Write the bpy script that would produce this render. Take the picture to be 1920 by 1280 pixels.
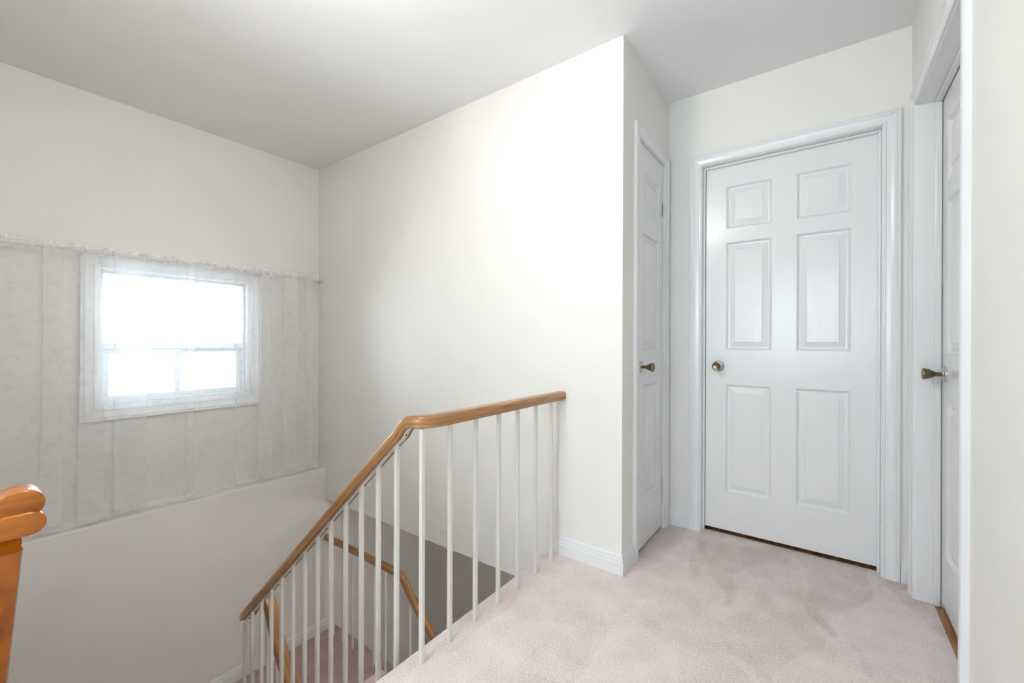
import bpy, math, random
from mathutils import Vector, Matrix

for o in list(bpy.data.objects):
    bpy.data.objects.remove(o, do_unlink=True)
scene = bpy.context.scene
COL = scene.collection
R = math.radians

# ------------------------------------------------------------------ camera
F_PX, YAW, PITCH, ROLL, CAM_Z = 794.0, 36.44, -0.036, -0.21, 1.064
cam_data = bpy.data.cameras.new('camera')
cam_data.sensor_width = 36.0
cam_data.lens = 36.0 * F_PX / 1920.0
cam_data.clip_start = 0.02
cam = bpy.data.objects.new('camera', cam_data)
COL.objects.link(cam)
cam.location = (0, 0, CAM_Z)
cam.rotation_euler = (Matrix.Rotation(R(YAW), 3, 'Z') @ Matrix.Rotation(R(90 + PITCH), 3, 'X')
                      @ Matrix.Rotation(R(-ROLL), 3, 'Z')).to_euler()
scene.camera = cam

# ------------------------------------------------------------------ daylight
SKY = 10.0
world = bpy.data.worlds.new('sky')
scene.world = world
world.use_nodes = True
bg = world.node_tree.nodes['Background']
bg.inputs['Color'].default_value = (0.75, 0.875, 1.0, 1)
bg.inputs['Strength'].default_value = SKY


def portal(name, loc, rot, sx, sy):
    l = bpy.data.lights.new(name, 'AREA')
    l.shape = 'RECTANGLE'
    l.size, l.size_y = sx, sy
    l.cycles.is_portal = True
    o = bpy.data.objects.new(name, l)
    COL.objects.link(o)
    o.location = loc
    o.rotation_euler = rot
    return o


# the stairwell window looks along +X, the added window at the end of the hall along +Y
portal('window_daylight', (-3.48, 0.937, 1.075), (R(90), 0, R(-90)), 0.80, 0.82)
portal('added_window_daylight', (-0.45, -3.33, 1.45), (R(90), 0, 0), 1.42, 1.62)

scene.view_settings.view_transform = 'Standard'
scene.view_settings.look = 'None'
scene.view_settings.gamma = 1.0
scene.view_settings.use_curve_mapping = False
scene.view_settings.exposure = 0.62
scene.cycles.max_bounces = 10
scene.cycles.diffuse_bounces = 4
scene.cycles.glossy_bounces = 3
scene.cycles.transparent_max_bounces = 14
scene.cycles.adaptive_threshold = 0.12
scene.cycles.adaptive_min_samples = 16
scene.cycles.use_light_tree = False
scene.cycles.caustics_reflective = False
scene.cycles.caustics_refractive = False

# ------------------------------------------------------------------ measures (metres)
XB, XBL = -3.351, -3.243        # window wall, its thicker lower half
YC = 1.855                      # wall over the stairwell
XD = -0.743                     # closet wall
YE = 2.548                      # wall with the six-panel door
XF = 0.3065                     # right wall
ZC = 2.4625                     # ceiling
XE = -1.135                     # edge of the upper floor
ZL = -1.27                      # landing
ZLEDGE = 0.034
YS = -0.08                      # wall on the near side of the stairs
YR = -3.2                       # wall behind the camera
ZLOW = -2.55                    # floor of the storey below
YV = 2.85                       # far wall of the storey below
T = 0.12


# ------------------------------------------------------------------ materials
def new_mat(name):
    m = bpy.data.materials.new(name)
    m.use_nodes = True
    nt = m.node_tree
    b = nt.nodes['Principled BSDF']
    return m, nt, b


def nd(nt, t, **kw):
    n = nt.nodes.new(t)
    for k, v in kw.items():
        setattr(n, k, v)
    return n


def paint(name, col, rough, noise_scale=60, bump=0.02, grain=False, var=0.015):
    m, nt, b = new_mat(name)
    tc = nd(nt, 'ShaderNodeTexCoord')
    mp = nd(nt, 'ShaderNodeMapping')
    if grain:
        mp.inputs['Scale'].default_value = (1, 1, 0.07)
    nt.links.new(tc.outputs['Object'], mp.inputs['Vector'])
    n = nd(nt, 'ShaderNodeTexNoise')
    n.inputs['Scale'].default_value = noise_scale
    n.inputs['Detail'].default_value = 4
    nt.links.new(mp.outputs['Vector'], n.inputs['Vector'])
    bp = nd(nt, 'ShaderNodeBump')
    bp.inputs['Strength'].default_value = bump
    bp.inputs['Distance'].default_value = 0.002
    nt.links.new(n.outputs['Fac'], bp.inputs['Height'])
    nt.links.new(bp.outputs['Normal'], b.inputs['Normal'])
    n2 = nd(nt, 'ShaderNodeTexNoise')
    n2.inputs['Scale'].default_value = 1.7
    nt.links.new(tc.outputs['Object'], n2.inputs['Vector'])
    rp = nd(nt, 'ShaderNodeValToRGB')
    rp.color_ramp.elements[0].position = 0.3
    rp.color_ramp.elements[1].position = 0.7
    rp.color_ramp.elements[0].color = tuple(c * (1 - var) for c in col) + (1,)
    rp.color_ramp.elements[1].color = tuple(min(1, c * (1 + var)) for c in col) + (1,)
    nt.links.new(n2.outputs['Fac'], rp.inputs['Fac'])
    nt.links.new(rp.outputs['Color'], b.inputs['Base Color'])
    b.inputs['Roughness'].default_value = rough
    b.inputs['Specular IOR Level'].default_value = 0.4
    return m


M_WALL = paint('cream_wall_paint', (0.85, 0.833, 0.792), 0.55, 90, 0.05)
M_CEIL = paint('white_ceiling_paint', (0.90, 0.90, 0.90), 0.8, 120, 0.08)
M_TRIM = paint('white_gloss_trim_paint', (0.83, 0.83, 0.83), 0.22, 40, 0.05)
M_DOOR = paint('white_gloss_door_paint', (0.82, 0.82, 0.82), 0.2, 130, 0.35, grain=True, var=0.004)
M_BEIGE = paint('beige_carpet', (0.62, 0.55, 0.47), 0.95, 200, 0.5)
M_IRON = paint('white_painted_steel', (0.80, 0.785, 0.74), 0.35, 60, 0.15)
M_PLASTIC = paint('white_window_vinyl', (0.82, 0.83, 0.84), 0.35, 30, 0.02)


def carpet_mat(name, c0, c1):
    m, nt, b = new_mat(name)
    tc = nd(nt, 'ShaderNodeTexCoord')
    n = nd(nt, 'ShaderNodeTexNoise')
    n.inputs['Scale'].default_value = 170
    n.inputs['Detail'].default_value = 4
    nt.links.new(tc.outputs['Object'], n.inputs['Vector'])
    # vacuum strokes: wedge-shaped patches of leaning pile
    w = nd(nt, 'ShaderNodeTexNoise')
    w.inputs['Scale'].default_value = 2.3
    w.inputs['Detail'].default_value = 1.0
    nt.links.new(tc.outputs['Object'], w.inputs['Vector'])
    va = nd(nt, 'ShaderNodeVectorMath', operation='MULTIPLY_ADD')
    va.inputs[1].default_value = (0.35, 0.35, 0.35)
    nt.links.new(w.outputs['Color'], va.inputs[0])
    nt.links.new(tc.outputs['Object'], va.inputs[2])
    mp = nd(nt, 'ShaderNodeMapping')
    mp.inputs['Rotation'].default_value = (0, 0, R(12))
    mp.inputs['Scale'].default_value = (5.2, 2.1, 3.0)
    nt.links.new(va.outputs['Vector'], mp.inputs['Vector'])
    v = nd(nt, 'ShaderNodeTexVoronoi')
    v.inputs['Scale'].default_value = 1.0
    nt.links.new(mp.outputs['Vector'], v.inputs['Vector'])
    bw = nd(nt, 'ShaderNodeRGBToBW')
    nt.links.new(v.outputs['Color'], bw.inputs['Color'])
    n3 = nd(nt, 'ShaderNodeTexNoise')
    n3.inputs['Scale'].default_value = 9
    n3.inputs['Detail'].default_value = 5
    nt.links.new(tc.outputs['Object'], n3.inputs['Vector'])
    sx = nd(nt, 'ShaderNodeSeparateXYZ')
    nt.links.new(va.outputs['Vector'], sx.inputs[0])

    def mth(op, a, b_, c_=None):
        q = nd(nt, 'ShaderNodeMath', operation=op)
        for i_, x_ in enumerate((a, b_, c_)):
            if x_ is None:
                continue
            if isinstance(x_, (int, float)):
                q.inputs[i_].default_value = x_
            else:
                nt.links.new(x_, q.inputs[i_])
        return q.outputs[0]

    # strokes pulled away from the end wall leave triangles with their tips at the wall
    tri = mth('PINGPONG', mth('MULTIPLY', sx.outputs['X'], 5.2), 1.0)
    edge = mth('MULTIPLY', mth('SUBTRACT', 2.78, sx.outputs['Y']), 1.35)
    wd = nd(nt, 'ShaderNodeMapRange', interpolation_type='SMOOTHSTEP')
    wd.inputs['From Min'].default_value = -0.06
    wd.inputs['From Max'].default_value = 0.06
    nt.links.new(mth('SUBTRACT', edge, tri), wd.inputs['Value'])
    a1 = nd(nt, 'ShaderNodeMath', operation='ADD')
    nt.links.new(mth('MULTIPLY_ADD', bw.outputs['Val'], 0.40, n3.outputs['Fac']), a1.inputs[0])
    nt.links.new(mth('MULTIPLY', wd.outputs[0], 0.30), a1.inputs[1])
    a2 = nd(nt, 'ShaderNodeMath', operation='MULTIPLY_ADD')
    a2.inputs[1].default_value = 2.2
    nt.links.new(n.outputs['Fac'], a2.inputs[0])
    nt.links.new(a1.outputs[0], a2.inputs[2])
    rp = nd(nt, 'ShaderNodeMapRange')
    rp.inputs['From Min'].default_value = 1.25
    rp.inputs['From Max'].default_value = 2.35
    nt.links.new(a2.outputs[0], rp.inputs['Value'])
    mx = nd(nt, 'ShaderNodeMix', data_type='RGBA')
    mx.inputs['A'].default_value = c0 + (1,)
    mx.inputs['B'].default_value = c1 + (1,)
    nt.links.new(rp.outputs['Result'], mx.inputs['Factor'])
    nt.links.new(mx.outputs['Result'], b.inputs['Base Color'])
    bp = nd(nt, 'ShaderNodeBump')
    bp.inputs['Strength'].default_value = 0.55
    bp.inputs['Distance'].default_value = 0.004
    nt.links.new(n.outputs['Fac'], bp.inputs['Height'])
    nt.links.new(bp.outputs['Normal'], b.inputs['Normal'])
    b.inputs['Roughness'].default_value = 0.95
    b.inputs['Specular IOR Level'].default_value = 0.1
    b.inputs['Sheen Weight'].default_value = 0.25
    return m


M_STAIR = carpet_mat('shaded_pink_stair_carpet', (0.30, 0.185, 0.17), (0.56, 0.40, 0.375))  # same pink carpet, with the shade down the stairs mixed into its colour
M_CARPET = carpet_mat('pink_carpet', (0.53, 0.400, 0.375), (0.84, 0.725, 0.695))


def wood_mat(name, c_dark, c_light, rough, scale=(3.0, 60.0, 60.0), uv=True, coat=0.3):
    m, nt, b = new_mat(name)
    tc = nd(nt, 'ShaderNodeTexCoord')
    mp = nd(nt, 'ShaderNodeMapping')
    mp.inputs['Scale'].default_value = scale
    nt.links.new(tc.outputs['UV' if uv else 'Object'], mp.inputs['Vector'])
    n = nd(nt, 'ShaderNodeTexNoise')
    n.inputs['Scale'].default_value = 1.0
    n.inputs['Detail'].default_value = 6
    n.inputs['Distortion'].default_value = 0.8
    nt.links.new(mp.outputs['Vector'], n.inputs['Vector'])
    rp = nd(nt, 'ShaderNodeValToRGB')
    e = rp.color_ramp.elements
    e[0].position, e[1].position = 0.34, 0.62
    e[0].color, e[1].color = c_dark + (1,), c_light + (1,)
    nt.links.new(n.outputs['Fac'], rp.inputs['Fac'])
    nt.links.new(rp.outputs['Color'], b.inputs['Base Color'])
    bp = nd(nt, 'ShaderNodeBump')
    bp.inputs['Strength'].default_value = 0.08
    bp.inputs['Distance'].default_value = 0.001
    nt.links.new(n.outputs['Fac'], bp.inputs['Height'])
    nt.links.new(bp.outputs['Normal'], b.inputs['Normal'])
    b.inputs['Roughness'].default_value = rough
    b.inputs['Coat Weight'].default_value = coat
    b.inputs['Coat Roughness'].default_value = 0.15
    return m


M_WOOD = wood_mat('varnished_honey_wood', (0.27, 0.118, 0.038), (0.47, 0.24, 0.088), 0.35)
M_NEWEL = wood_mat('orange_varnished_wood', (0.33, 0.082, 0.003), (0.53, 0.165, 0.008), 0.22, (6.0, 30.0, 30.0), coat=0.25)
M_PLANK = wood_mat('oak_threshold', (0.30, 0.13, 0.045), (0.52, 0.27, 0.11), 0.4, (40.0, 3.0, 40.0), uv=False)


def metal(name, col, rough):
    m, nt, b = new_mat(name)
    tc = nd(nt, 'ShaderNodeTexCoord')
    n = nd(nt, 'ShaderNodeTexNoise')
    n.inputs['Scale'].default_value = 90
    nt.links.new(tc.outputs['Object'], n.inputs['Vector'])
    rp = nd(nt, 'ShaderNodeValToRGB')
    rp.color_ramp.elements[0].color = tuple(c * 0.75 for c in col) + (1,)
    rp.color_ramp.elements[1].color = col + (1,)
    nt.links.new(n.outputs['Fac'], rp.inputs['Fac'])
    nt.links.new(rp.outputs['Color'], b.inputs['Base Color'])
    b.inputs['Metallic'].default_value = 1.0
    b.inputs['Roughness'].default_value = rough
    return m


M_BRASS = metal('antique_brass', (0.23, 0.175, 0.105), 0.24)
M_CHROME = metal('worn_chrome', (0.62, 0.60, 0.57), 0.15)
M_DARK = paint('dark_recess', (0.02, 0.018, 0.015), 0.6, 20, 0.0)


def glass_mat():
    m = bpy.data.materials.new('window_glass')
    m.use_nodes = True
    nt = m.node_tree
    nt.nodes.clear()
    out = nd(nt, 'ShaderNodeOutputMaterial')
    tr = nd(nt, 'ShaderNodeBsdfTransparent')
    tr.inputs['Color'].default_value = (0.97, 0.99, 0.98, 1)
    gl = nd(nt, 'ShaderNodeBsdfGlossy')
    gl.inputs['Roughness'].default_value = 0.02
    fr = nd(nt, 'ShaderNodeFresnel')
    fr.inputs['IOR'].default_value = 1.45
    mx = nd(nt, 'ShaderNodeMixShader')
    nt.links.new(fr.outputs[0], mx.inputs[0])
    nt.links.new(tr.outputs[0], mx.inputs[1])
    nt.links.new(gl.outputs[0], mx.inputs[2])
    nt.links.new(mx.outputs[0], out.inputs[0])
    return m


M_GLASS = glass_mat()


def lace_mat(name, base, motif):
    """sheer net with little embroidered rosettes; UV is in metres along the cloth"""
    m = bpy.data.materials.new(name)
    m.use_nodes = True
    nt = m.node_tree
    nt.nodes.clear()
    L = nt.links.new
    out = nd(nt, 'ShaderNodeOutputMaterial')
    tc = nd(nt, 'ShaderNodeTexCoord')

    def math_(op, a, b=None):
        n = nd(nt, 'ShaderNodeMath', operation=op)
        for i, x in enumerate((a, b)):
            if x is None:
                continue
            if isinstance(x, (int, float)):
                n.inputs[i].default_value = x
            else:
                L(x, n.inputs[i])
        return n.outputs[0]

    def vor(scale, rnd, feature='F1'):
        v = nd(nt, 'ShaderNodeTexVoronoi', voronoi_dimensions='2D', feature=feature)
        v.inputs['Scale'].default_value = scale
        v.inputs['Randomness'].default_value = rnd
        L(tc.outputs['UV'], v.inputs['Vector'])
        return v

    n = nd(nt, 'ShaderNodeTexNoise', noise_dimensions='2D')
    n.inputs['Scale'].default_value = 26
    n.inputs['Detail'].default_value = 1
    n.inputs['Distortion'].default_value = 0.6
    L(tc.outputs['UV'], n.inputs['Vector'])
    v = vor(15.0, 0.75)
    near = nd(nt, 'ShaderNodeMapRange', interpolation_type='SMOOTHSTEP')
    near.inputs['From Min'].default_value = 0.42
    near.inputs['From Max'].default_value = 0.12
    L(v.outputs['Distance'], near.inputs['Value'])
    fl = nd(nt, 'ShaderNodeMapRange', interpolation_type='SMOOTHSTEP')
    fl.inputs['From Min'].default_value = 0.36
    fl.inputs['From Max'].default_value = 0.66
    L(n.outputs['Fac'], fl.inputs['Value'])
    mot = math_('MULTIPLY', math_('ADD', math_('MULTIPLY', near.outputs[0], 0.8), 0.2), fl.outputs[0])
    op = math_('ADD', math_('MULTIPLY', mot, motif), base)
    op = math_('MINIMUM', math_('MAXIMUM', op, 0.0), 1.0)
    tr = nd(nt, 'ShaderNodeBsdfTransparent')
    df = nd(nt, 'ShaderNodeBsdfDiffuse')
    df.inputs['Color'].default_value = (0.97, 0.97, 0.97, 1)
    tl = nd(nt, 'ShaderNodeBsdfTranslucent')
    tl.inputs['Color'].default_value = (0.97, 0.97, 0.97, 1)
    m1 = nd(nt, 'ShaderNodeMixShader')
    m1.inputs[0].default_value = 0.09
    L(df.outputs[0], m1.inputs[1])
    L(tl.outputs[0], m1.inputs[2])
    m2 = nd(nt, 'ShaderNodeMixShader')
    L(op, m2.inputs[0])
    L(tr.outputs[0], m2.inputs[1])
    L(m1.outputs[0], m2.inputs[2])
    L(m2.outputs[0], out.inputs[0])
    return m


M_LACE = lace_mat('sheer_lace', 0.19, 0.06)
M_LACE_HEAD = lace_mat('gathered_lace', 0.32, 0.05)


# ------------------------------------------------------------------ mesh helpers
class MB:
    def __init__(self):
        self.v, self.f, self.uv = [], [], {}

    def box(self, a, b):
        x0, y0, z0 = [min(p, q) for p, q in zip(a, b)]
        x1, y1, z1 = [max(p, q) for p, q in zip(a, b)]
        n = len(self.v)
        self.v += [(x0, y0, z0), (x1, y0, z0), (x1, y1, z0), (x0, y1, z0),
                   (x0, y0, z1), (x1, y0, z1), (x1, y1, z1), (x0, y1, z1)]
        for q in ((0, 3, 2, 1), (4, 5, 6, 7), (0, 1, 5, 4), (1, 2, 6, 5), (2, 3, 7, 6), (3, 0, 4, 7)):
            self.f.append(tuple(n + i for i in q))
        return self

    def loft(self, rings, close=True, caps=True, uvs=None):
        """rings: lists of equally many points, joined in order"""
        n = len(self.v)
        k = len(rings[0])
        for r in rings:
            self.v += [tuple(p) for p in r]
        m = k if close else k - 1
        for i in range(len(rings) - 1):
            for j in range(m):
                j2 = (j + 1) % k
                a, b, c, d = n + i * k + j, n + i * k + j2, n + (i + 1) * k + j2, n + (i + 1) * k + j
                if uvs:
                    L0, L1 = uvs[0][i], uvs[0][i + 1]
                    w0, w1 = uvs[1][j], uvs[1][j + 1]
                    self.uv[len(self.f)] = [(L0, w0), (L0, w1), (L1, w1), (L1, w0)]
                self.f.append((a, b, c, d))
        if caps and close:
            for ring, rev in ((0, True), (len(rings) - 1, False)):
                idx = [n + ring * k + j for j in range(k)]
                if rev:
                    idx = idx[::-1]
                if uvs:
                    r = rings[ring]
                    self.uv[len(self.f)] = [(r[i - n - ring * k][1], r[i - n - ring * k][2]) for i in idx]
                self.f.append(tuple(idx))
        return self

    def prism(self, poly, axis, a, b):
        """extrude a 2D polygon along 'x','y' or 'z'"""
        def P(p, t):
            return {'x': (t, p[0], p[1]), 'y': (p[0], t, p[1]), 'z': (p[0], p[1], t)}[axis]
        return self.loft([[P(p, a) for p in poly], [P(p, b) for p in poly]])

    def lathe(self, prof, origin, axis, seg=24):
        """prof: (distance along axis, radius)"""
        ax = Vector(axis).normalized()
        s = ax.cross(Vector((0, 0, 1)))
        if s.length < 1e-4:
            s = Vector((1, 0, 0))
        s.normalize()
        t = ax.cross(s)
        o = Vector(origin)
        rings = []
        for d, r in prof:
            rings.append([o + ax * d + (s * math.cos(2 * math.pi * i / seg) + t * math.sin(2 * math.pi * i / seg)) * max(r, 1e-5)
                          for i in range(seg)])
        return self.loft(rings)

    def mesh(self, name, origin):
        me = bpy.data.meshes.new(name)
        ox, oy, oz = origin
        me.from_pydata([(p[0] - ox, p[1] - oy, p[2] - oz) for p in self.v], [], self.f)
        if self.uv:
            ul = me.uv_layers.new(name='UVMap')
            for p in me.polygons:
                uv = self.uv.get(p.index)
                if uv:
                    for li, c in zip(p.loop_indices, uv):
                        ul.data[li].uv = c
        me.update()
        import bmesh
        bm = bmesh.new()
        bm.from_mesh(me)
        bmesh.ops.recalc_face_normals(bm, faces=bm.faces)
        bm.to_mesh(me)
        bm.free()
        return me


def world_origin(p):
    o = Vector((0, 0, 0))
    while p is not None:
        o += p.location
        p = p.parent
    return o


def obj(name, mb, mat, parent=None, origin=None, bevel=0.0, smooth=False, at=None):
    """one mesh object; its points are given in world space. at: local origin of a part (world)"""
    if origin is None:
        origin = at if at is not None else (world_origin(parent) if parent is not None else Vector((0, 0, 0)))
    origin = Vector(origin)
    me = mb.mesh(name, origin) if isinstance(mb, MB) else mb
    o = bpy.data.objects.new(name, me)
    COL.objects.link(o)
    if not me.materials:
        me.materials.append(mat)
    o.parent = parent
    o.location = origin - (world_origin(parent) if parent is not None else Vector((0, 0, 0)))
    if smooth:
        for p in me.polygons:
            p.use_smooth = True
        md = o.modifiers.new('edges', 'EDGE_SPLIT')
        md.split_angle = R(40)
    if bevel:
        md = o.modifiers.new('bevel', 'BEVEL')
        md.width = bevel
        md.segments = 2
        md.limit_method = 'ANGLE'
        md.angle_limit = R(40)
    return o


def tag(o, label, cat, group=None, kind=None):
    o['label'] = label
    o['category'] = cat
    if group:
        o['group'] = group
    if kind:
        o['kind'] = kind
    return o


def thing(name, loc, label, cat, group=None, kind=None):
    o = bpy.data.objects.new(name, None)
    COL.objects.link(o)
    o.location = loc
    o.empty_display_size = 0.1
    return tag(o, label, cat, group, kind)


def struct(name, mb, mat, label, cat, **kw):
    return tag(obj(name, mb, mat, **kw), label, cat, kind='structure')


# ------------------------------------------------------------------ walls, floors, ceiling
HX0, HX1, HZ1 = -0.566, 0.217, 2.056          # opening of the six-panel door (in wall YE)
DY0, DY1, DZ1 = 2.045, 2.468, 2.078           # closet opening (in wall XD)
FY0, FY1, FZ1 = 1.655, 2.415, 2.056           # opening in the right wall
WY0, WY1, WZ0, WZ1 = 0.535, 1.345, 0.665, 1.49  # stairwell window opening
GX0, GX1, GZ0, GZ1 = -1.13, 0.23, 0.70, 2.20  # opening of the added window behind the camera

# window wall: upper half with the window opening, thicker lower half with a ledge
m = MB()
m.box((XB - T, YS - T, ZLEDGE - .1), (XB, WY0, ZC))
m.box((XB - T, WY1, ZLEDGE - .1), (XB, YC + .1, ZC))
m.box((XB - T, WY0, WZ1), (XB, WY1, ZC))
m.box((XB - T, WY0, ZLEDGE - .1), (XB, WY1, WZ0))
struct('wall_left', m, M_WALL, 'cream upper wall around the lace-curtained stairwell window', 'wall')
m = MB().box((XB - T, YS - T, ZLOW), (XBL, YV + .1, ZLEDGE))
struct('wall_left_lower', m, M_WALL, 'thicker lower wall with a ledge under the lace curtain', 'wall', bevel=0.004)

# wall over the stairwell, ending at the level of the upper floor
m = MB().box((XB - T, YC, -0.205), (XD - T, YC + T, ZC)).box((XD - T, YC, -0.0), (XD, YC + T, ZC))
struct('wall_back', m, M_WALL, 'tall cream wall behind the upper stair railing', 'wall')

# closet wall (opening closed at the back of the closet)
m = MB()
m.box((XD - T, YC + T, 0), (XD, DY0, ZC))
m.box((XD - T, DY1, 0), (XD, YE + T, ZC))
m.box((XD - T, DY0, DZ1), (XD, DY1, ZC))
m.box((XD - T - .03, DY0 - .05, -.05), (XD - T, DY1 + .05, DZ1 + .05))
struct('wall_closet', m, M_WALL, 'narrow cream wall that holds the closet door', 'wall')

# wall with the six-panel door
m = MB()
m.box((XD, YE, 0), (HX0, YE + T, ZC))
m.box((HX1, YE, 0), (XF + T, YE + T, ZC))
m.box((HX0, YE, HZ1), (HX1, YE + T, ZC))
m.box((HX0 - .05, YE + T + .05, -.05), (HX1 + .05, YE + T + .08, HZ1 + .05))
m.box((HX0 - .05, YE + T, -.05), (HX0, YE + T + .05, HZ1 + .05))
m.box((HX1, YE + T, -.05), (HX1 + .05, YE + T + .05, HZ1 + .05))
m.box((HX0, YE + T, HZ1), (HX1, YE + T + .05, HZ1 + .05))
struct('wall_far', m, M_WALL, 'cream end wall around the six-panel door', 'wall')

# right wall
m = MB()
m.box((XF, YR - T, 0), (XF + T, FY0, ZC))
m.box((XF, FY1, 0), (XF + T, YE, ZC))
m.box((XF, FY0, FZ1), (XF + T, FY1, ZC))
m.box((XF + T + .02, FY0 - .05, -.05), (XF + T + .05, FY1 + .05, FZ1 + .05))
m.box((XF + T, FY0 - .05, -.05), (XF + T + .02, FY0, FZ1 + .05))
m.box((XF + T, FY1, -.05), (XF + T + .02, FY1 + .05, FZ1 + .05))
m.box((XF + T, FY0, FZ1), (XF + T + .02, FY1, FZ1 + .05))
struct('wall_right', m, M_WALL, 'pale wall at the right edge with the side door', 'wall')

# behind and beside the camera
m = MB().box((XB - T, YS - T, ZLOW), (XE, YS, ZC)).box((XE, YS - T, ZLOW), (XF + T, YS, -.2))
struct('wall_near_stairs', m, M_WALL, 'cream wall along the near side of the stairs', 'wall')
m = MB().box((XE - T, YR - T, 0), (XE, YS - T, ZC))
struct('wall_hall_left', m, M_WALL, 'cream hall wall behind the camera', 'wall')
m = MB()
m.box((XE - T, YR - T, 0), (GX0, YR, ZC))
m.box((GX1, YR - T, 0), (XF + T, YR, ZC))
m.box((GX0, YR - T, 0), (GX1, YR, GZ0))
m.box((GX0, YR - T, GZ1), (GX1, YR, ZC))
struct('wall_rear', m, M_WALL, 'cream end wall with the added window behind the camera', 'wall')

m = MB().box((XB - T, YR - T, ZC), (XF + T, YE + T, ZC + .1))
struct('ceiling', m, M_CEIL, 'flat white painted ceiling', 'ceiling')

# carpeted upper floor with a rounded edge over the stairwell
arc = [(XE + .022 - .022 * math.sin(a), -.022 + .022 * math.cos(a)) for a in [R(k) for k in range(0, 91, 15)]]
prof = arc[::-1] + [(XF + .055, 0), (XF + .055, -.2), (XE, -.2)]
m = MB().prism(prof, 'y', YR - T, YE + .052)
struct('floor', m, M_CARPET, 'pale pink carpet on the upper hall floor', 'floor')
m = MB().box((XF + .055, YR - T, -.2), (XF + T + .06, YE + .052, -.03)).box((XE + .1, YE + .052, -.2), (XF + T + .06, YE + T + .1, -.03))
struct('floor_subfloor', m, M_DARK, 'dark underfloor below the door thresholds', 'floor')

# storey below, seen past the landing rail
m = MB().box((XBL, YV, ZLOW), (XF + T, YV + .1, -.2))
struct('wall_lower_far', m, M_WALL, 'grey shaded wall of the storey below', 'wall')
m = MB().box((XF, YS - T, ZLOW), (XF + T, YV, -.2))
struct('wall_lower_right', m, M_WALL, 'lower storey wall below the hall floor', 'wall')
m = MB().box((XB - T, YC + T, -.25), (XF + T, YV + .1, -.205)).box((XE + .2, YS, -.25), (XF, YC + T, -.205))
struct('ceiling_lower', m, M_CEIL, 'ceiling of the storey below the hall', 'ceiling')
m = MB().box((XB, YS - T, ZLOW - .1), (XF + T, YV + .1, ZLOW))
struct('floor_lower', m, M_CARPET, 'pink carpet on the floor of the storey below', 'floor')

# unseen globe lamps, added to brighten the stairwell and the storey below
FILL_STRENGTH = 39.0
M_FILL_LAMP, nt, b = new_mat('fill_lamp_glow')
b.inputs['Base Color'].default_value = (0.9, 0.9, 0.88, 1)
b.inputs['Emission Color'].default_value = (1.0, 0.968, 0.925, 1)
b.inputs['Emission Strength'].default_value = FILL_STRENGTH


def fill_lamp(x, y, z, drop, r, label):
    t = thing('fill_lamp', (x, y, z), label, 'lamp')
    obj('fill_base', MB().lathe([(0, .06), (.012, .06), (.020, .05), (.022, .009), (drop, .009), (drop, .035), (drop + .02, .045), (drop + .02, 0)],
                                (x, y, z), (0, 0, -1), 32), M_TRIM, t, smooth=True)
    c = drop + .012 + r
    obj('fill_globe', MB().lathe([(c - r * math.cos(R(k)), r * math.sin(R(k))) for k in range(0, 181, 12)],
                                 (x, y, z), (0, 0, -1), 32), M_FILL_LAMP, t, smooth=True)
    return t


fill_lamp(-1.05, .42, ZC, .10, .12, 'added fill globe, out of view, brightening the walls above the stair head')
fill_lamp(-.60, 2.50, -.25, .03, .088, 'small added fill globe, unseen, lighting the wall of the storey below')

# ------------------------------------------------------------------ stairs
RISE, RUN = -ZL / 7, 0.206
st = thing('staircase', (XE, 0.44, ZL), 'pink carpeted stairs turning at a landing below the railing', 'stairs', kind='structure')


def step_profile(x_front, x_back, z, depth, sgn):
    """tread top at z; front edge (descending side) rounded"""
    r = .018
    pts = []
    for k in range(0, 91, 18):
        a = R(k)
        pts.append((x_front - sgn * (r - r * math.sin(a)), z - r + r * math.cos(a)))
    return [(x_back, z - depth), (x_back, z)] + pts + [(x_front, z - depth)]


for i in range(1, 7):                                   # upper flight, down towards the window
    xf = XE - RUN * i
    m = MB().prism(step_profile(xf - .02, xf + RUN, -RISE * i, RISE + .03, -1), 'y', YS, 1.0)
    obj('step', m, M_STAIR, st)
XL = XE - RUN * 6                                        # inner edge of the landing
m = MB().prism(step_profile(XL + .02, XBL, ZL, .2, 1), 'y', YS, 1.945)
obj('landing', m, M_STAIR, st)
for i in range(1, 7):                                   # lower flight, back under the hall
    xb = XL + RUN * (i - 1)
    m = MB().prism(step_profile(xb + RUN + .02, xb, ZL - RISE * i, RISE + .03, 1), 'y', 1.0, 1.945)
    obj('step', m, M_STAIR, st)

# ------------------------------------------------------------------ baseboards
BBP = [(0, 0), (.013, 0), (.013, .052), (.010, .056), (.010, .066), (.007, .070), (.007, .078), (.004, .086), (0, .090)]


def base_x(name, x0, x1, y, sgn, label, z0=0.0, m0=0.0, m1=0.0):
    """board on a wall of constant y, running along x; sgn: side it stands out to; m: mitre sign at the ends"""
    a = [(x0 - d * m0, y + sgn * d, z0 + z) for d, z in BBP]
    b = [(x1 + d * m1, y + sgn * d, z0 + z) for d, z in BBP]
    return struct(name, MB().loft([a, b]), M_TRIM, label, 'baseboard')


def base_y(name, y0, y1, x, sgn, label, z0=0.0, m0=0.0, m1=0.0):
    a = [(x + sgn * d, y0 - d * m0, z0 + z) for d, z in BBP]
    b = [(x + sgn * d, y1 + d * m1, z0 + z) for d, z in BBP]
    return struct(name, MB().loft([a, b]), M_TRIM, label, 'baseboard')


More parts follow.
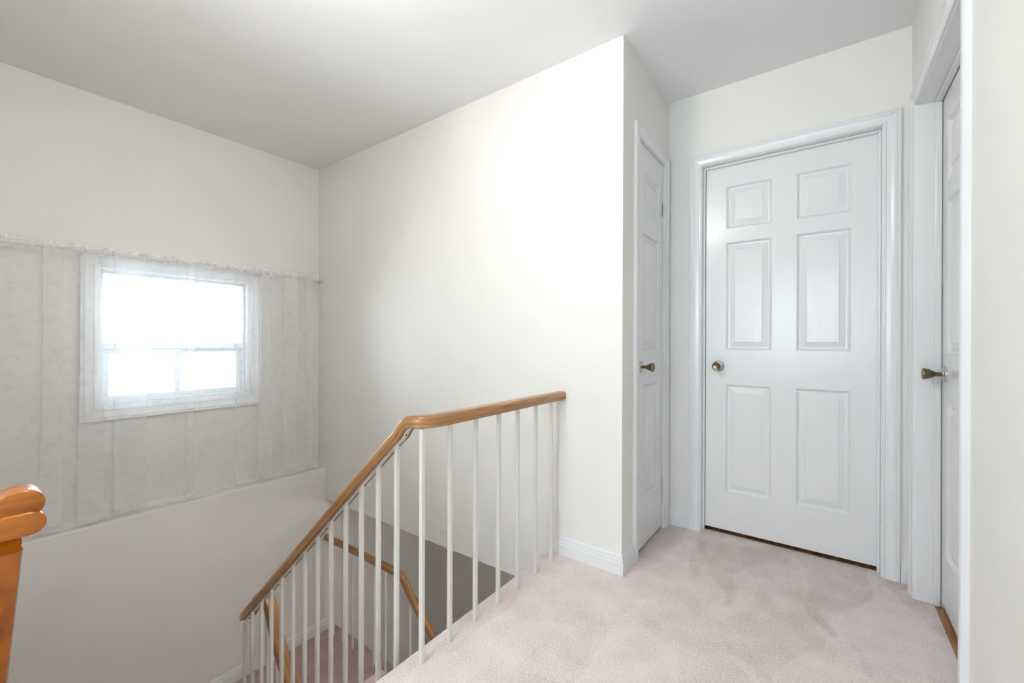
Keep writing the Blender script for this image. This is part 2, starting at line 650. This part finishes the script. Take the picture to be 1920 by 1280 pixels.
base_x('baseboard_back', -1.062, XD, YC, -1, 'white baseboard between the railing end and the wall corner', m1=1)
base_y('baseboard_closet', YC, 1.985, XD, 1, 'short white baseboard between the wall corner and the closet door', m0=1)
base_x('baseboard_far_left', XD + .013, -.619, YE, -1, 'short white baseboard between closet and six-panel door')
base_x('baseboard_far_right', .275, XF, YE, -1, 'tiny white baseboard right of the six-panel door')
base_y('baseboard_landing', YS, 1.945, XBL, 1, 'white baseboard along the stair landing below the window', z0=ZL)

# ------------------------------------------------------------------ doors
CAS = [(0, 0), (0, .009), (.003, .011), (.008, .011), (.011, .008), (.026, .010), (.036, .013),
       (.040, .0165), (.046, .0165), (.049, .014), (.054, .0175), (.060, .0165), (.060, 0)]


class Plane:
    """u across, w up, n out of the wall towards the viewer"""
    def __init__(self, kind, c):
        self.kind, self.c = kind, c

    def P(self, u, w, n):
        if self.kind == 'E':
            return (u, self.c - n, w)         # faces -Y
        if self.kind == 'D':
            return (self.c + n, u, w)         # faces +X
        return (self.c - n, u, w)             # 'F' faces -X

    def box(self, mb, a, b):
        return mb.box(self.P(*a), self.P(*b))


def casing(pl, u0, u1, zt, parent, width=.06, z0=0.0):
    k = width / .060
    L_ = [[pl.P(u0 - w * k, z0, n) for w, n in CAS], [pl.P(u0 - w * k, zt + w * k, n) for w, n in CAS]]
    R_ = [[pl.P(u1 + w * k, z0, n) for w, n in CAS], [pl.P(u1 + w * k, zt + w * k, n) for w, n in CAS]]
    H_ = [[pl.P(u0 - w * k, zt + w * k, n) for w, n in CAS], [pl.P(u1 + w * k, zt + w * k, n) for w, n in CAS]]
    for r in (L_, R_, H_):
        obj('casing', MB().loft(r), M_TRIM, parent)


def jamb(pl, u0, u1, zt, depth, stop_n, leaf_gap, parent):
    """lining of the opening with a door stop at depth stop_n"""
    t = .018
    for a, b in (((u0 - t, 0, 0.001), (u0 + .004, zt + t, -depth)),
                 ((u1 - .004, 0, 0.001), (u1 + t, zt + t, -depth)),
                 ((u0, zt - .004, 0.001), (u1, zt + t, -depth))):
        obj('jamb', pl.box(MB(), a, b), M_TRIM, parent, bevel=.0015)
    if stop_n:
        s0, s1 = stop_n
        for a, b in (((u0 + .004, 0, s0), (u0 + .015, zt - .004, s1)),
                     ((u1 - .015, 0, s0), (u1 - .004, zt - .004, s1)),
                     ((u0 + .015, zt - .015, s0), (u1 - .015, zt - .004, s1))):
            obj('door_stop', pl.box(MB(), a, b), M_TRIM, parent, bevel=.003)


def door_leaf(pl, u0, u1, z0, z1, n_face, cols, rows, parent):
    """leaf with real openings and a raised panel in each"""
    th = .035
    m = MB()
    us = sorted({u0, u1, *[c for p in cols for c in p]})
    zs = sorted({z0, z1, *[c for p in rows for c in p]})
    holes = {(round(a, 4), round(c, 4)) for a, b in cols for c, d in rows}
    for i in range(len(us) - 1):
        for j in range(len(zs) - 1):
            n = -th if (round(us[i], 4), round(zs[j], 4)) in holes else 0
            if n == 0:
                pl.box(m, (us[i], zs[j], n_face), (us[i + 1], zs[j + 1], n_face - th))
    leaf = obj('leaf', m, M_DOOR, parent)
    # weld the grid so the faces read as one board
    import bmesh
    bm = bmesh.new()
    bm.from_mesh(leaf.data)
    bmesh.ops.remove_doubles(bm, verts=bm.verts, dist=1e-5)
    seen = {}
    for f in bm.faces:
        seen.setdefault(tuple(sorted(v.index for v in f.verts)), []).append(f)
    bmesh.ops.delete(bm, geom=[f for fs in seen.values() if len(fs) > 1 for f in fs], context='FACES')
    bmesh.ops.recalc_face_normals(bm, faces=bm.faces)
    bm.to_mesh(leaf.data)
    bm.free()
    # ogee sticking, sunk field border, bevel up to the raised field
    PR = [(0, -.030), (0, 0), (.003, .0014), (.006, -.0015), (.011, -.009), (.014, -.0105), (.019, -.011),
          (.043, -.0035), (.0435, -.0015), (.047, -.0008)]
    for a, b in cols:
        for c, d in rows:
            rings = [[pl.P(a + s, c + s, n_face + n), pl.P(b - s, c + s, n_face + n),
                      pl.P(b - s, d - s, n_face + n), pl.P(a + s, d - s, n_face + n)] for s, n in PR]
            obj('panel', MB().loft(rings), M_DOOR, leaf)
    return leaf


def door_knob(pl, u, z, n_face, parent, edge_u=None, plate=None):
    """tulip knob on a round rose"""
    o = pl.P(u, z, n_face)
    ax = Vector(pl.P(u, z, n_face + 1)) - Vector(o)
    k = obj('door_knob', MB().lathe([(.012, .0085), (.020, .0075), (.027, .0085), (.034, .0125), (.044, .0175), (.054, .0215),
                                     (.061, .0230), (.0635, .0225), (.0645, .0205), (.0630, .017), (.0622, 0)], o, ax), M_BRASS, parent,
            at=o, smooth=True)
    obj('rose', MB().lathe([(0, .0305), (.003, .0305), (.006, .028), (.008, .022), (.0095, .0215), (.012, .016), (.014, .011), (.014, 0)],
                           o, ax), M_CHROME, k, smooth=True)
    if plate:
        m = MB()
        pl.box(m, (plate[0], z - .014, n_face - .002), (plate[1], z + .014, n_face + .0012))
        obj('latch_plate', m, M_CHROME, parent)


def hinge(pl, u, z, n, parent):
    h = obj('hinge', pl.box(MB(), (u - .012, z - .038, n), (u + .012, z + .038, n + .002)), M_TRIM, parent, bevel=.0005)
    for k in range(5):
        zz = z - .038 + k * .0154
        obj('knuckle', MB().lathe([(0, .0045), (.0004, .005), (.0138, .005), (.0142, .0045)], pl.P(u, zz, n + .005), (0, 0, 1), 10),
            M_TRIM, h, smooth=True)
    obj('hinge_pin', MB().lathe([(0, .002), (.003, .0042), (.006, .002)], pl.P(u, z + .038, n + .005), (0, 0, 1), 10), M_TRIM, h, smooth=True)


ROWS = [(.232, .832), (1.020, 1.616), (1.690, 1.926)]
# door 1: the six-panel door facing the camera
d1 = thing('door_1', (-.17, YE, 0), 'closed white six-panel door in the far wall', 'door', kind='structure')
pe = Plane('E', YE)
casing(pe, -.561, .212, 2.051, d1, .0595)
jamb(pe, -.561, .212, 2.051, .115, (-.030, -.046), 0, d1)
door_leaf(pe, -.5445, .2055, .022, 2.042, -.048, [(-.443, -.223), (-.118, .101)], ROWS, d1)
door_knob(pe, -.478, .930, -.048, d1)

# door 2: narrow closet door, hinged at the far side
d2 = thing('door_2', (XD, 2.26, 0), 'narrow white closet door seen almost edge on', 'door', kind='structure')
pd = Plane('D', XD)
casing(pd, 2.050, 2.463, 2.073, d2, .058)
jamb(pd, 2.050, 2.463, 2.073, .10, None, 0, d2)
door_leaf(pd, 2.056, 2.456, .016, 2.066, -.004, [(2.135, 2.385)], [(.245, .845), (1.022, 1.622), (1.735, 1.930)], d2)
door_knob(pd, 2.110, .937, -.004, d2, plate=(2.056, 2.066))
for hz in (1.815, .255):
    hinge(pd, 2.458, hz, .0005, d2)

# door 3: side door in the right wall, seen almost edge on
d3 = thing('door_3', (XF, 2.03, 0), 'white panel door in the right wall, mostly hidden by the wall edge', 'door', kind='structure')
pf = Plane('F', XF)
casing(pf, 1.660, 2.410, 2.051, d3, .060)
jamb(pf, 1.660, 2.410, 2.051, .115, (-.052, -.072), 0, d3)
door_leaf(pf, 1.666, 2.404, .028, 2.042, -.074, [(1.765, 1.985), (2.090, 2.308)], ROWS, d3)
door_knob(pf, 2.345, .940, -.074, d3, plate=(2.388, 2.404))

# thresholds
t1 = thing('trim_1', (-.17, YE + .09, -.03), 'dark wooden threshold under the six-panel door', 'threshold', kind='structure')
obj('plank', MB().box((HX0 + .004, YE + .052, -.03), (HX1 - .004, YE + .118, -.004)), M_PLANK, t1)
t2 = thing('trim_2', (XF + .09, 2.03, -.03), 'oak threshold strip beside the carpet in the right doorway', 'threshold', kind='structure')
obj('plank', MB().box((XF + .055, FY0 + .004, -.03), (XF + .080, FY1 - .004, -.003)), M_PLANK, t2, bevel=.0015)
obj('plank', MB().box((XF + .0812, FY0 + .004, -.03), (XF + .104, FY1 - .004, -.004)), M_PLANK, t2, bevel=.0015)

m = MB().box((XF + .1045, FY0 + .004, -.03), (XF + T + .02, FY1 - .004, .002))
struct('floor_side_room', m, M_BEIGE, 'beige carpet of the side room under the right door', 'floor')

# ------------------------------------------------------------------ stairwell window
w1 = thing('window_1', (XB, .94, WZ0), 'white window with two sliding lower sashes behind the lace curtain', 'window', kind='structure')


class PW(Plane):
    def __init__(self):
        self.kind, self.c = 'D', XB


pw = PW()
CW = .068
for a, b, c, d in (((WY0, WZ0), (WY0 - CW, WZ0 - CW), (WY0, WZ1), (WY0 - CW, WZ1 + CW)),
                   ((WY1, WZ0), (WY1 + CW, WZ0 - CW), (WY1, WZ1), (WY1 + CW, WZ1 + CW)),
                   ((WY0, WZ1), (WY0 - CW, WZ1 + CW), (WY1, WZ1), (WY1 + CW, WZ1 + CW)),
                   ((WY0, WZ0), (WY0 - CW, WZ0 - CW), (WY1, WZ0), (WY1 + CW, WZ0 - CW))):
    def ring(i, o_):
        r = []
        for w, n in CAS:
            k = w / .060
            r.append(pw.P(i[0] + (o_[0] - i[0]) * k, i[1] + (o_[1] - i[1]) * k, n))
        return r
    obj('casing', MB().loft([ring(a, b), ring(c, d)]), M_TRIM, w1)


def frame(y0, y1, z0, z1, t, n0, n1, name, mat, parent, bevel=.002):
    m = MB()
    for a, b in (((y0, z0), (y0 + t, z1)), ((y1 - t, z0), (y1, z1)),
                 ((y0 + t, z0), (y1 - t, z0 + t)), ((y0 + t, z1 - t), (y1 - t, z1))):
        pw.box(m, (a[0], a[1], n0), (b[0], b[1], n1))
    return obj(name, m, mat, parent, bevel=bevel)


fr = frame(WY0, WY1, WZ0, WZ1, .022, -.002, -.115, 'window_frame', M_TRIM, w1)
frame(WY0 + .022, WY1 - .022, WZ0 + .022, WZ1 - .022, .016, -.045, -.11, 'frame_liner', M_PLASTIC, w1)
IY0, IY1, IZ0, IZ1 = WY0 + .038, WY1 - .038, WZ0 + .038, WZ1 - .038
ZM = 1.028
obj('transom', pw.box(MB(), (IY0, ZM - .020, -.050), (IY1, ZM + .016, -.105)), M_PLASTIC, w1, bevel=.002)
obj('pane', pw.box(MB(), (IY0, ZM + .016, -.078), (IY1, IZ1, -.082)), M_GLASS, w1)
for (a, b, n) in ((IY0, .945, -.066), (.913, IY1, -.088)):
    s = frame(a, b, IZ0, ZM - .020, .026, n + .008, n - .012, 'sliding_sash', M_PLASTIC, w1)
    obj('pane', pw.box(MB(), (a + .026, IZ0 + .026, n), (b - .026, ZM - .046, n - .004)), M_GLASS, s)
lt = obj('latch', pw.box(MB(), (.922, .835, -.058), (.936, .885, -.048)), M_PLASTIC, w1, bevel=.002)
obj('latch_lever', pw.box(MB(), (.925, .855, -.048), (.933, .880, -.038)), M_PLASTIC, lt, bevel=.002)

# unseen window added for daylight, standing for a bright opening behind the camera
w2 = thing('window_2', (-.45, YR, GZ0), 'plain unseen window added behind the camera for daylight', 'window', kind='structure')
m = MB()
for a, b in (((GX0, GZ0), (GX0 + .05, GZ1)), ((GX1 - .05, GZ0), (GX1, GZ1)), ((GX0 + .05, GZ0), (GX1 - .05, GZ0 + .05)),
             ((GX0 + .05, GZ1 - .05), (GX1 - .05, GZ1)), ((-.475, GZ0 + .05), (-.425, GZ1 - .05))):
    m.box((a[0], YR - .09, a[1]), (b[0], YR - .01, b[1]))
obj('window_frame', m, M_PLASTIC, w2)
obj('pane', MB().box((GX0 + .05, YR - .052, GZ0 + .05), (-.475, YR - .048, GZ1 - .05)), M_GLASS, w2)
obj('pane', MB().box((-.425, YR - .052, GZ0 + .05), (GX1 - .05, YR - .048, GZ1 - .05)), M_GLASS, w2)

# ------------------------------------------------------------------ handrails
def catmull(pts, step=.012):
    P = [Vector(p) for p in pts]
    P = [P[0] * 2 - P[1]] + P + [P[-1] * 2 - P[-2]]
    out = []
    for i in range(1, len(P) - 2):
        a, b, c, d = P[i - 1:i + 3]
        n = max(1, int(round((c - b).length / step)))
        n = min(n, 40)
        # centripetal knots
        t0 = 0.0
        t1 = t0 + (b - a).length ** .5
        t2 = t1 + (c - b).length ** .5
        t3 = t2 + (d - c).length ** .5
        for k in range(n):
            t = t1 + (t2 - t1) * k / n
            A1 = a * ((t1 - t) / (t1 - t0)) + b * ((t - t0) / (t1 - t0))
            A2 = b * ((t2 - t) / (t2 - t1)) + c * ((t - t1) / (t2 - t1))
            A3 = c * ((t3 - t) / (t3 - t2)) + d * ((t - t2) / (t3 - t2))
            B1 = A1 * ((t2 - t) / (t2 - t0)) + A2 * ((t - t0) / (t2 - t0))
            B2 = A2 * ((t3 - t) / (t3 - t1)) + A3 * ((t - t1) / (t3 - t1))
            out.append(B1 * ((t2 - t) / (t2 - t1)) + B2 * ((t - t1) / (t2 - t1)))
    out.append(P[-2])
    return out


def sweep(path, prof, mb=None, scale=None):
    """prof: (side, up) points round the section; up stays as near to +Z as the path allows"""
    mb = mb or MB()
    rings, Ls, L = [], [], 0.0
    for i, p in enumerate(path):
        a, b = path[max(0, i - 1)], path[min(len(path) - 1, i + 1)]
        t = (b - a).normalized()
        side = t.cross(Vector((0, 0, 1))).normalized()
        up = side.cross(t).normalized()
        q = scale(p) if scale else 1.0
        rings.append([p + side * s * q + up * u * q for s, u in prof])
        if i:
            L += (p - path[i - 1]).length
        Ls.append(L)
    w = [0.0]
    for j in range(len(prof)):
        q0, q1 = prof[j], prof[(j + 1) % len(prof)]
        w.append(w[-1] + math.hypot(q1[0] - q0[0], q1[1] - q0[1]))
    mb.loft(rings, uvs=(Ls, w))
    return mb


def rail_profile(w, h):
    """crowned top with soft corners, thumb groove in the sides, flat underside"""
    pts = []
    hw = w / 2
    for k in range(0, 181, 15):
        c, n = math.cos(R(k)), math.sin(R(k))
        pts.append((hw * math.copysign(abs(c) ** .62, c), h * (-.02 + .52 * abs(n) ** .62)))
    pts += [(-hw, -h * .14), (-hw * .94, -h * .20), (-hw * .94, -h * .25), (-hw, -h * .31), (-hw, -h * .42), (-hw * .92, -h * .5),
            (hw * .92, -h * .5), (hw, -h * .42), (hw, -h * .31), (hw * .94, -h * .25), (hw * .94, -h * .20), (hw, -h * .14)]
    return pts


RW, RH = .053, .040
SL = .8945


def z_bar(x):                     # underside of the steel bar on the slope
    return .689 + SL * (x + 1.198)


def z_rail(x):                    # centre line of the sloping wooden rail
    return z_bar(x) + .012 + (RH / 2) * math.sqrt(1 + SL * SL)


ZT = .796
YSL = .95
path_pts = [(-1.060, YC, ZT), (-1.060, 1.40, ZT), (-1.060, 1.08, ZT), (-1.061, 1.02, ZT), (-1.070, .975, ZT),
            (-1.098, .953, ZT - .001), (-1.132, YSL, ZT - .007), (-1.157, YSL, ZT - .026), (-1.176, YSL, ZT - .052),
            (-1.206, YSL, z_rail(-1.206) - .001)]
path_pts += [(x, YSL, z_rail(x)) for x in (-1.26, -1.35, -1.7, -2.1, -2.36)]
zl = z_rail(-2.42)
path_pts += [(-2.415, .951, zl + .003), (-2.446, .966, zl - .016), (-2.458, .995, zl - .016), (-2.462, 1.028, zl + .036), (-2.425, 1.05, zl + .066),
             (-2.365, 1.05, zl + .030), (-2.30, 1.05, zl - .085), (-2.19, 1.05, zl - .225), (-1.9, 1.05, zl - .50),
             (-1.45, 1.05, zl - .90)]
rail1 = catmull(path_pts)

r1 = thing('stair_railing', (-1.068, YSL, 0), 'honey wood handrail on white steel balusters around the stairwell edge', 'railing')


def swell(p):                     # the returning wreath is cut from a thicker piece
    if p.y < 1.0 or p.x > -1.2:
        return 1.0
    return 1.0 + .12 * min(1.0, (p.y - 1.0) / .05)


hr = obj('handrail', sweep(rail1, rail_profile(RW, RH), scale=swell), M_WOOD, r1, smooth=True)
hr['label'] = 'varnished honey-brown wooden handrail'
BARP = [(-.009, -RH / 2 - .003), (.009, -RH / 2 - .003), (.009, -RH / 2 + .003), (-.009, -RH / 2 + .003)]
bar_path = [p for p in rail1 if p.y < .99 or p.x > -1.2]
bar = obj('steel_bar', sweep(bar_path, BARP), M_IRON, r1)
bar['label'] = 'white flat steel bar screwed under the handrail'
for x in [-1.163, -1.25, -1.46, -1.67, -1.885, -2.09, -2.285]:
    nrm = Vector((SL, 0, -1)).normalized()
    c = Vector((x, YSL, z_rail(x))) + nrm * (RH / 2 + .0022)
    obj('screw_hole', MB().lathe([(0, .0033), (.0011, .0033), (.0012, 0)], c, nrm, 10), M_DARK, bar)

B = .0148


def baluster(parent, x, y, zb, zt, slope=0.0, w=B):
    h = w / 2
    m = MB()
    v = [(x - h, y - h, zb), (x + h, y - h, zb), (x + h, y + h, zb), (x - h, y + h, zb),
         (x - h, y - h, zt - slope * h), (x + h, y - h, zt + slope * h), (x + h, y + h, zt + slope * h), (x - h, y + h, zt - slope * h)]
    m.v = v
    m.f = [(0, 3, 2, 1), (4, 5, 6, 7), (0, 1, 5, 4), (1, 2, 6, 5), (2, 3, 7, 6), (3, 0, 4, 7)]
    return obj('baluster', m, M_IRON, parent, at=(x, y, zb), bevel=.0018)


zt0 = ZT - RH / 2 - .003
shared = None
for y in (1.7706, 1.6339, 1.489, 1.3567, 1.2161, 1.0796, .95):
    if shared is None:
        shared = baluster(r1, -1.068, y, -.004, zt0)
    else:
        o = shared.copy()
        COL.objects.link(o)
        o.location = Vector((-1.068, y, -.004)) - r1.location
BX = [-1.198 - .10345 * k for k in range(12)]
for x in BX + [-2.425]:
    i = max(1, math.ceil((XE - x) / RUN))
    zb = -RISE * i if i <= 6 else ZL
    baluster(r1, x, YSL, zb - .004, z_bar(x) + .009, SL)
# balusters under the returning rail
for k in range(4):
    x = -2.40 + .11 * k
    i = max(0, math.ceil((x - XL) / RUN))
    baluster(r1, x, 1.05, ZL - RISE * i - .004, zl - .10 - (x + 2.36) * 1.1, -.9)

# landing railing against the void
r2 = thing('stair_railing', (-2.8, 1.87, ZL), 'lower wooden railing with thin balusters at the back of the stair landing', 'railing')
Z2 = -.525
p2 = catmull([(XBL, 1.87, Z2), (-2.8, 1.87, Z2), (-2.40, 1.87, Z2), (-2.325, 1.87, Z2 - .003), (-2.285, 1.87, Z2 - .028), (-2.25, 1.87, Z2 - .065),
              (-2.15, 1.87, Z2 - .160), (-1.9, 1.87, Z2 - .365), (-1.45, 1.87, Z2 - .725)])
RP2 = [(.024 * math.cos(R(k)), .026 * math.sin(R(k))) for k in range(0, 360, 20)]
obj('handrail', sweep(p2, RP2), M_WOOD, r2, smooth=True)
for k in range(11):
    x = -3.135 + .131 * k
    if x < -2.37:
        zb, zt, s = ZL, Z2, 0
    else:
        i = max(1, math.ceil((x - XL - .02) / RUN))
        zb, zt, s = ZL - RISE * i, Z2 - .045 - .8 * (x + 2.30), -.8
    baluster(r2, x, 1.87, zb - .004, zt - .015, s, .014)

# ------------------------------------------------------------------ handrail on the near side of the stairs
nr = thing('stair_handrail', (-1.10, .07, -RISE), 'orange varnished handrail end with a rounded double block at the left edge', 'handrail')


def stadium(w, h, n=10):
    """rounded ends to left and right"""
    r = h / 2
    pts = []
    for k in range(n + 1):
        a = R(-90 + 180 * k / n)
        pts.append((w / 2 - r + r * math.cos(a), r * math.sin(a)))
    for k in range(n + 1):
        a = R(90 + 180 * k / n)
        pts.append((-w / 2 + r + r * math.cos(a), r * math.sin(a)))
    return pts


def end_block(name, w, h, zc, yc, x0, x1):
    """short block lying along x with eased arrises at both ends"""
    pr = stadium(w, h)
    xs = [x0, x0 - .0008, x0 - .0025, x0 - .006, x1 + .012, x1 + .004, x1]
    ins = [.0035, .0018, .0006, 0, 0, .004, .010]
    rings = []
    for x, e in zip(xs, ins):
        rings.append([(x, yc + a * (1 - e / (w / 2)), zc + b_ * (1 - e / (h / 2))) for a, b_ in pr])
    w_ = [0.0]
    for j in range(len(pr)):
        q0, q1 = pr[j], pr[(j + 1) % len(pr)]
        w_.append(w_[-1] + math.hypot(q1[0] - q0[0], q1[1] - q0[1]))
    return obj(name, MB().loft(rings, uvs=([-x for x in xs], w_)), M_NEWEL, nr, smooth=True)


end_block('upper_end_block', .057, .050, .784, .0832, -1.085, -1.150)
end_block('lower_end_block', .070, .040, .752, .0775, -1.078, -1.150)
near_pts = [(-1.100, .055, .722), (-1.125, .055, .690), (-1.20, .055, .588), (-1.30, .055, .452), (-1.40, .055, .322), (-1.52, .055, .185),
            (-1.70, .055, .012), (-2.10, .055, -.346), (-2.42, .055, -.632)]
obj('handrail', sweep(catmull(near_pts), rail_profile(.060, .045)), M_NEWEL, nr, smooth=True)
for x, zt in ((-1.198, .58), (-1.405, .305), (-1.612, .085), (-1.819, -.105), (-2.026, -.29), (-2.233, -.475), (-2.40, -.625)):
    i = min(7, max(1, math.ceil((XE - x) / RUN)))
    baluster(nr, x, .055, -RISE * i - .004, zt, SL)

# ------------------------------------------------------------------ curtain and rod
ROD_X, ROD_Z = -3.268, 1.553
rod = thing('curtain_rod', (ROD_X, .95, ROD_Z), 'thin white curtain rod above the stairwell window', 'curtain rod')
obj('rod', MB().lathe([(0, .006), (1.90, .006)], (ROD_X, -.065, ROD_Z), (0, 1, 0), 12), M_TRIM, rod, smooth=True)
for y in (-.05, 1.826):
    bk = obj('bracket', MB().box((XB, y - .006, ROD_Z - .012), (ROD_X + .004, y + .006, ROD_Z + .012)), M_TRIM, rod, bevel=.002)
    obj('bracket_plate', MB().box((XB, y - .012, ROD_Z - .025), (XB + .003, y + .012, ROD_Z + .025)), M_TRIM, bk)

random.seed(5)
PLEATS = [(-.01, .022), (.135, .034), (.352, .050), (.500, .052), (.665, .070),
          (.955, .026), (1.212, .008), (1.405, .046), (1.585, .056), (1.735, .036)]


def cloth_path(z):
    """plan line of the curtain at height z: (y, x)"""
    k = (1.55 - z) / 1.5                  # 0 at the rod, 1 at the hem
    pts = [(-.06, 0.0)]
    for i, (yc, h) in enumerate(PLEATS):
        yy = yc + .012 * (k - .5) * math.sin(i * 2.3)
        hh = h * (.85 + .15 * k + .18 * math.sin(i * 1.7 + 2.6 * k))
        hh = max(.005, hh)
        d = .003 + .005 * k
        pts += [(yy - hh * 1.15, 0), (yy + hh, d * .4), (yy, d), (yy - hh, d * 1.6), (yy + hh * 1.15, d * 1.2)]
    pts += [(1.800, .004), (1.812, .002)]
    out = [pts[0]]
    for p in pts[1:]:
        if abs(p[0] - out[-1][0]) + abs(p[1] - out[-1][1]) > .002:
            out.append(p)
    return out


def resample(pts, n):
    P = catmull([(y, x, 0) for y, x in pts], .004)
    L = [0.0]
    for a, b in zip(P, P[1:]):
        L.append(L[-1] + (b - a).length)
    out, j = [], 0
    for i in range(n):
        t = L[-1] * i / (n - 1)
        while j < len(L) - 2 and L[j + 1] < t:
            j += 1
        f = (t - L[j]) / max(1e-9, L[j + 1] - L[j])
        out.append(P[j].lerp(P[j + 1], f))
    return out, L[-1]


NC = 620
ZROWS = [1.545 - (1.545 - .062) * k / 26 for k in range(27)]
rows, length = [], None
for z in ZROWS:
    r, l = resample(cloth_path(z), NC)
    length = length or l
    rows.append([(ROD_X + .006 + p.y, p.x, z + (.006 * math.sin(p.x * 11) if z < .1 else 0)) for p in r])
m = MB()
m.loft(rows, close=False, caps=False, uvs=(ZROWS, [length * i / (NC - 1) for i in range(NC)]))
cur = thing('lace_curtain', (ROD_X, .95, .062), 'sheer white lace curtain hanging in front of the stairwell window', 'curtain')
cp = obj('cloth', m, M_LACE, cur)
for p in cp.data.polygons:
    p.use_smooth = True
# gathered heading round the rod
rows = []
NH = 700
for k in range(13):
    a = R(-90 + 30 * k)
    row = []
    for i in range(NH):
        y = -.06 + 1.872 * i / (NH - 1)
        rr = .0115 + .0016 * math.sin(y * 300 + 2 * math.sin(y * 41)) + .0014 * math.sin(y * 127)
        row.append((ROD_X + rr * math.cos(a), y, ROD_Z + rr * 1.25 * math.sin(a)))
    rows.append(row)
hd = obj('heading', MB().loft(rows, close=False, caps=False, uvs=([.02 * k for k in range(13)], [2.4 * i / (NH - 1) for i in range(NH)])), M_LACE_HEAD, cur)
for p in hd.data.polygons:
    p.use_smooth = True
rows = []
for k in range(4):
    z = ROD_Z + .010 + .0065 * k
    row = []
    for i in range(NH):
        y = -.06 + 1.872 * i / (NH - 1)
        row.append((ROD_X + (.001 + .0011 * k) * math.sin(y * 210 + 1.5 * math.sin(y * 37)), y, z + (.003 * math.sin(y * 95) if k == 3 else 0)))
    rows.append(row)
obj('ruffle', MB().loft(rows, close=False, caps=False, uvs=([.01 * k for k in range(4)], [2.4 * i / (NH - 1) for i in range(NH)])), M_LACE_HEAD, cur)
# hem: doubled band along the bottom edge
r, l = resample(cloth_path(.062), NC)
rows = [[(ROD_X + .0075 + p.y, p.x, z + .006 * math.sin(p.x * 11)) for p in r] for z in (.060, .085)]
obj('hem', MB().loft(rows, close=False, caps=False, uvs=([0, .025], [l * i / (NC - 1) for i in range(NC)])), M_LACE_HEAD, cur)
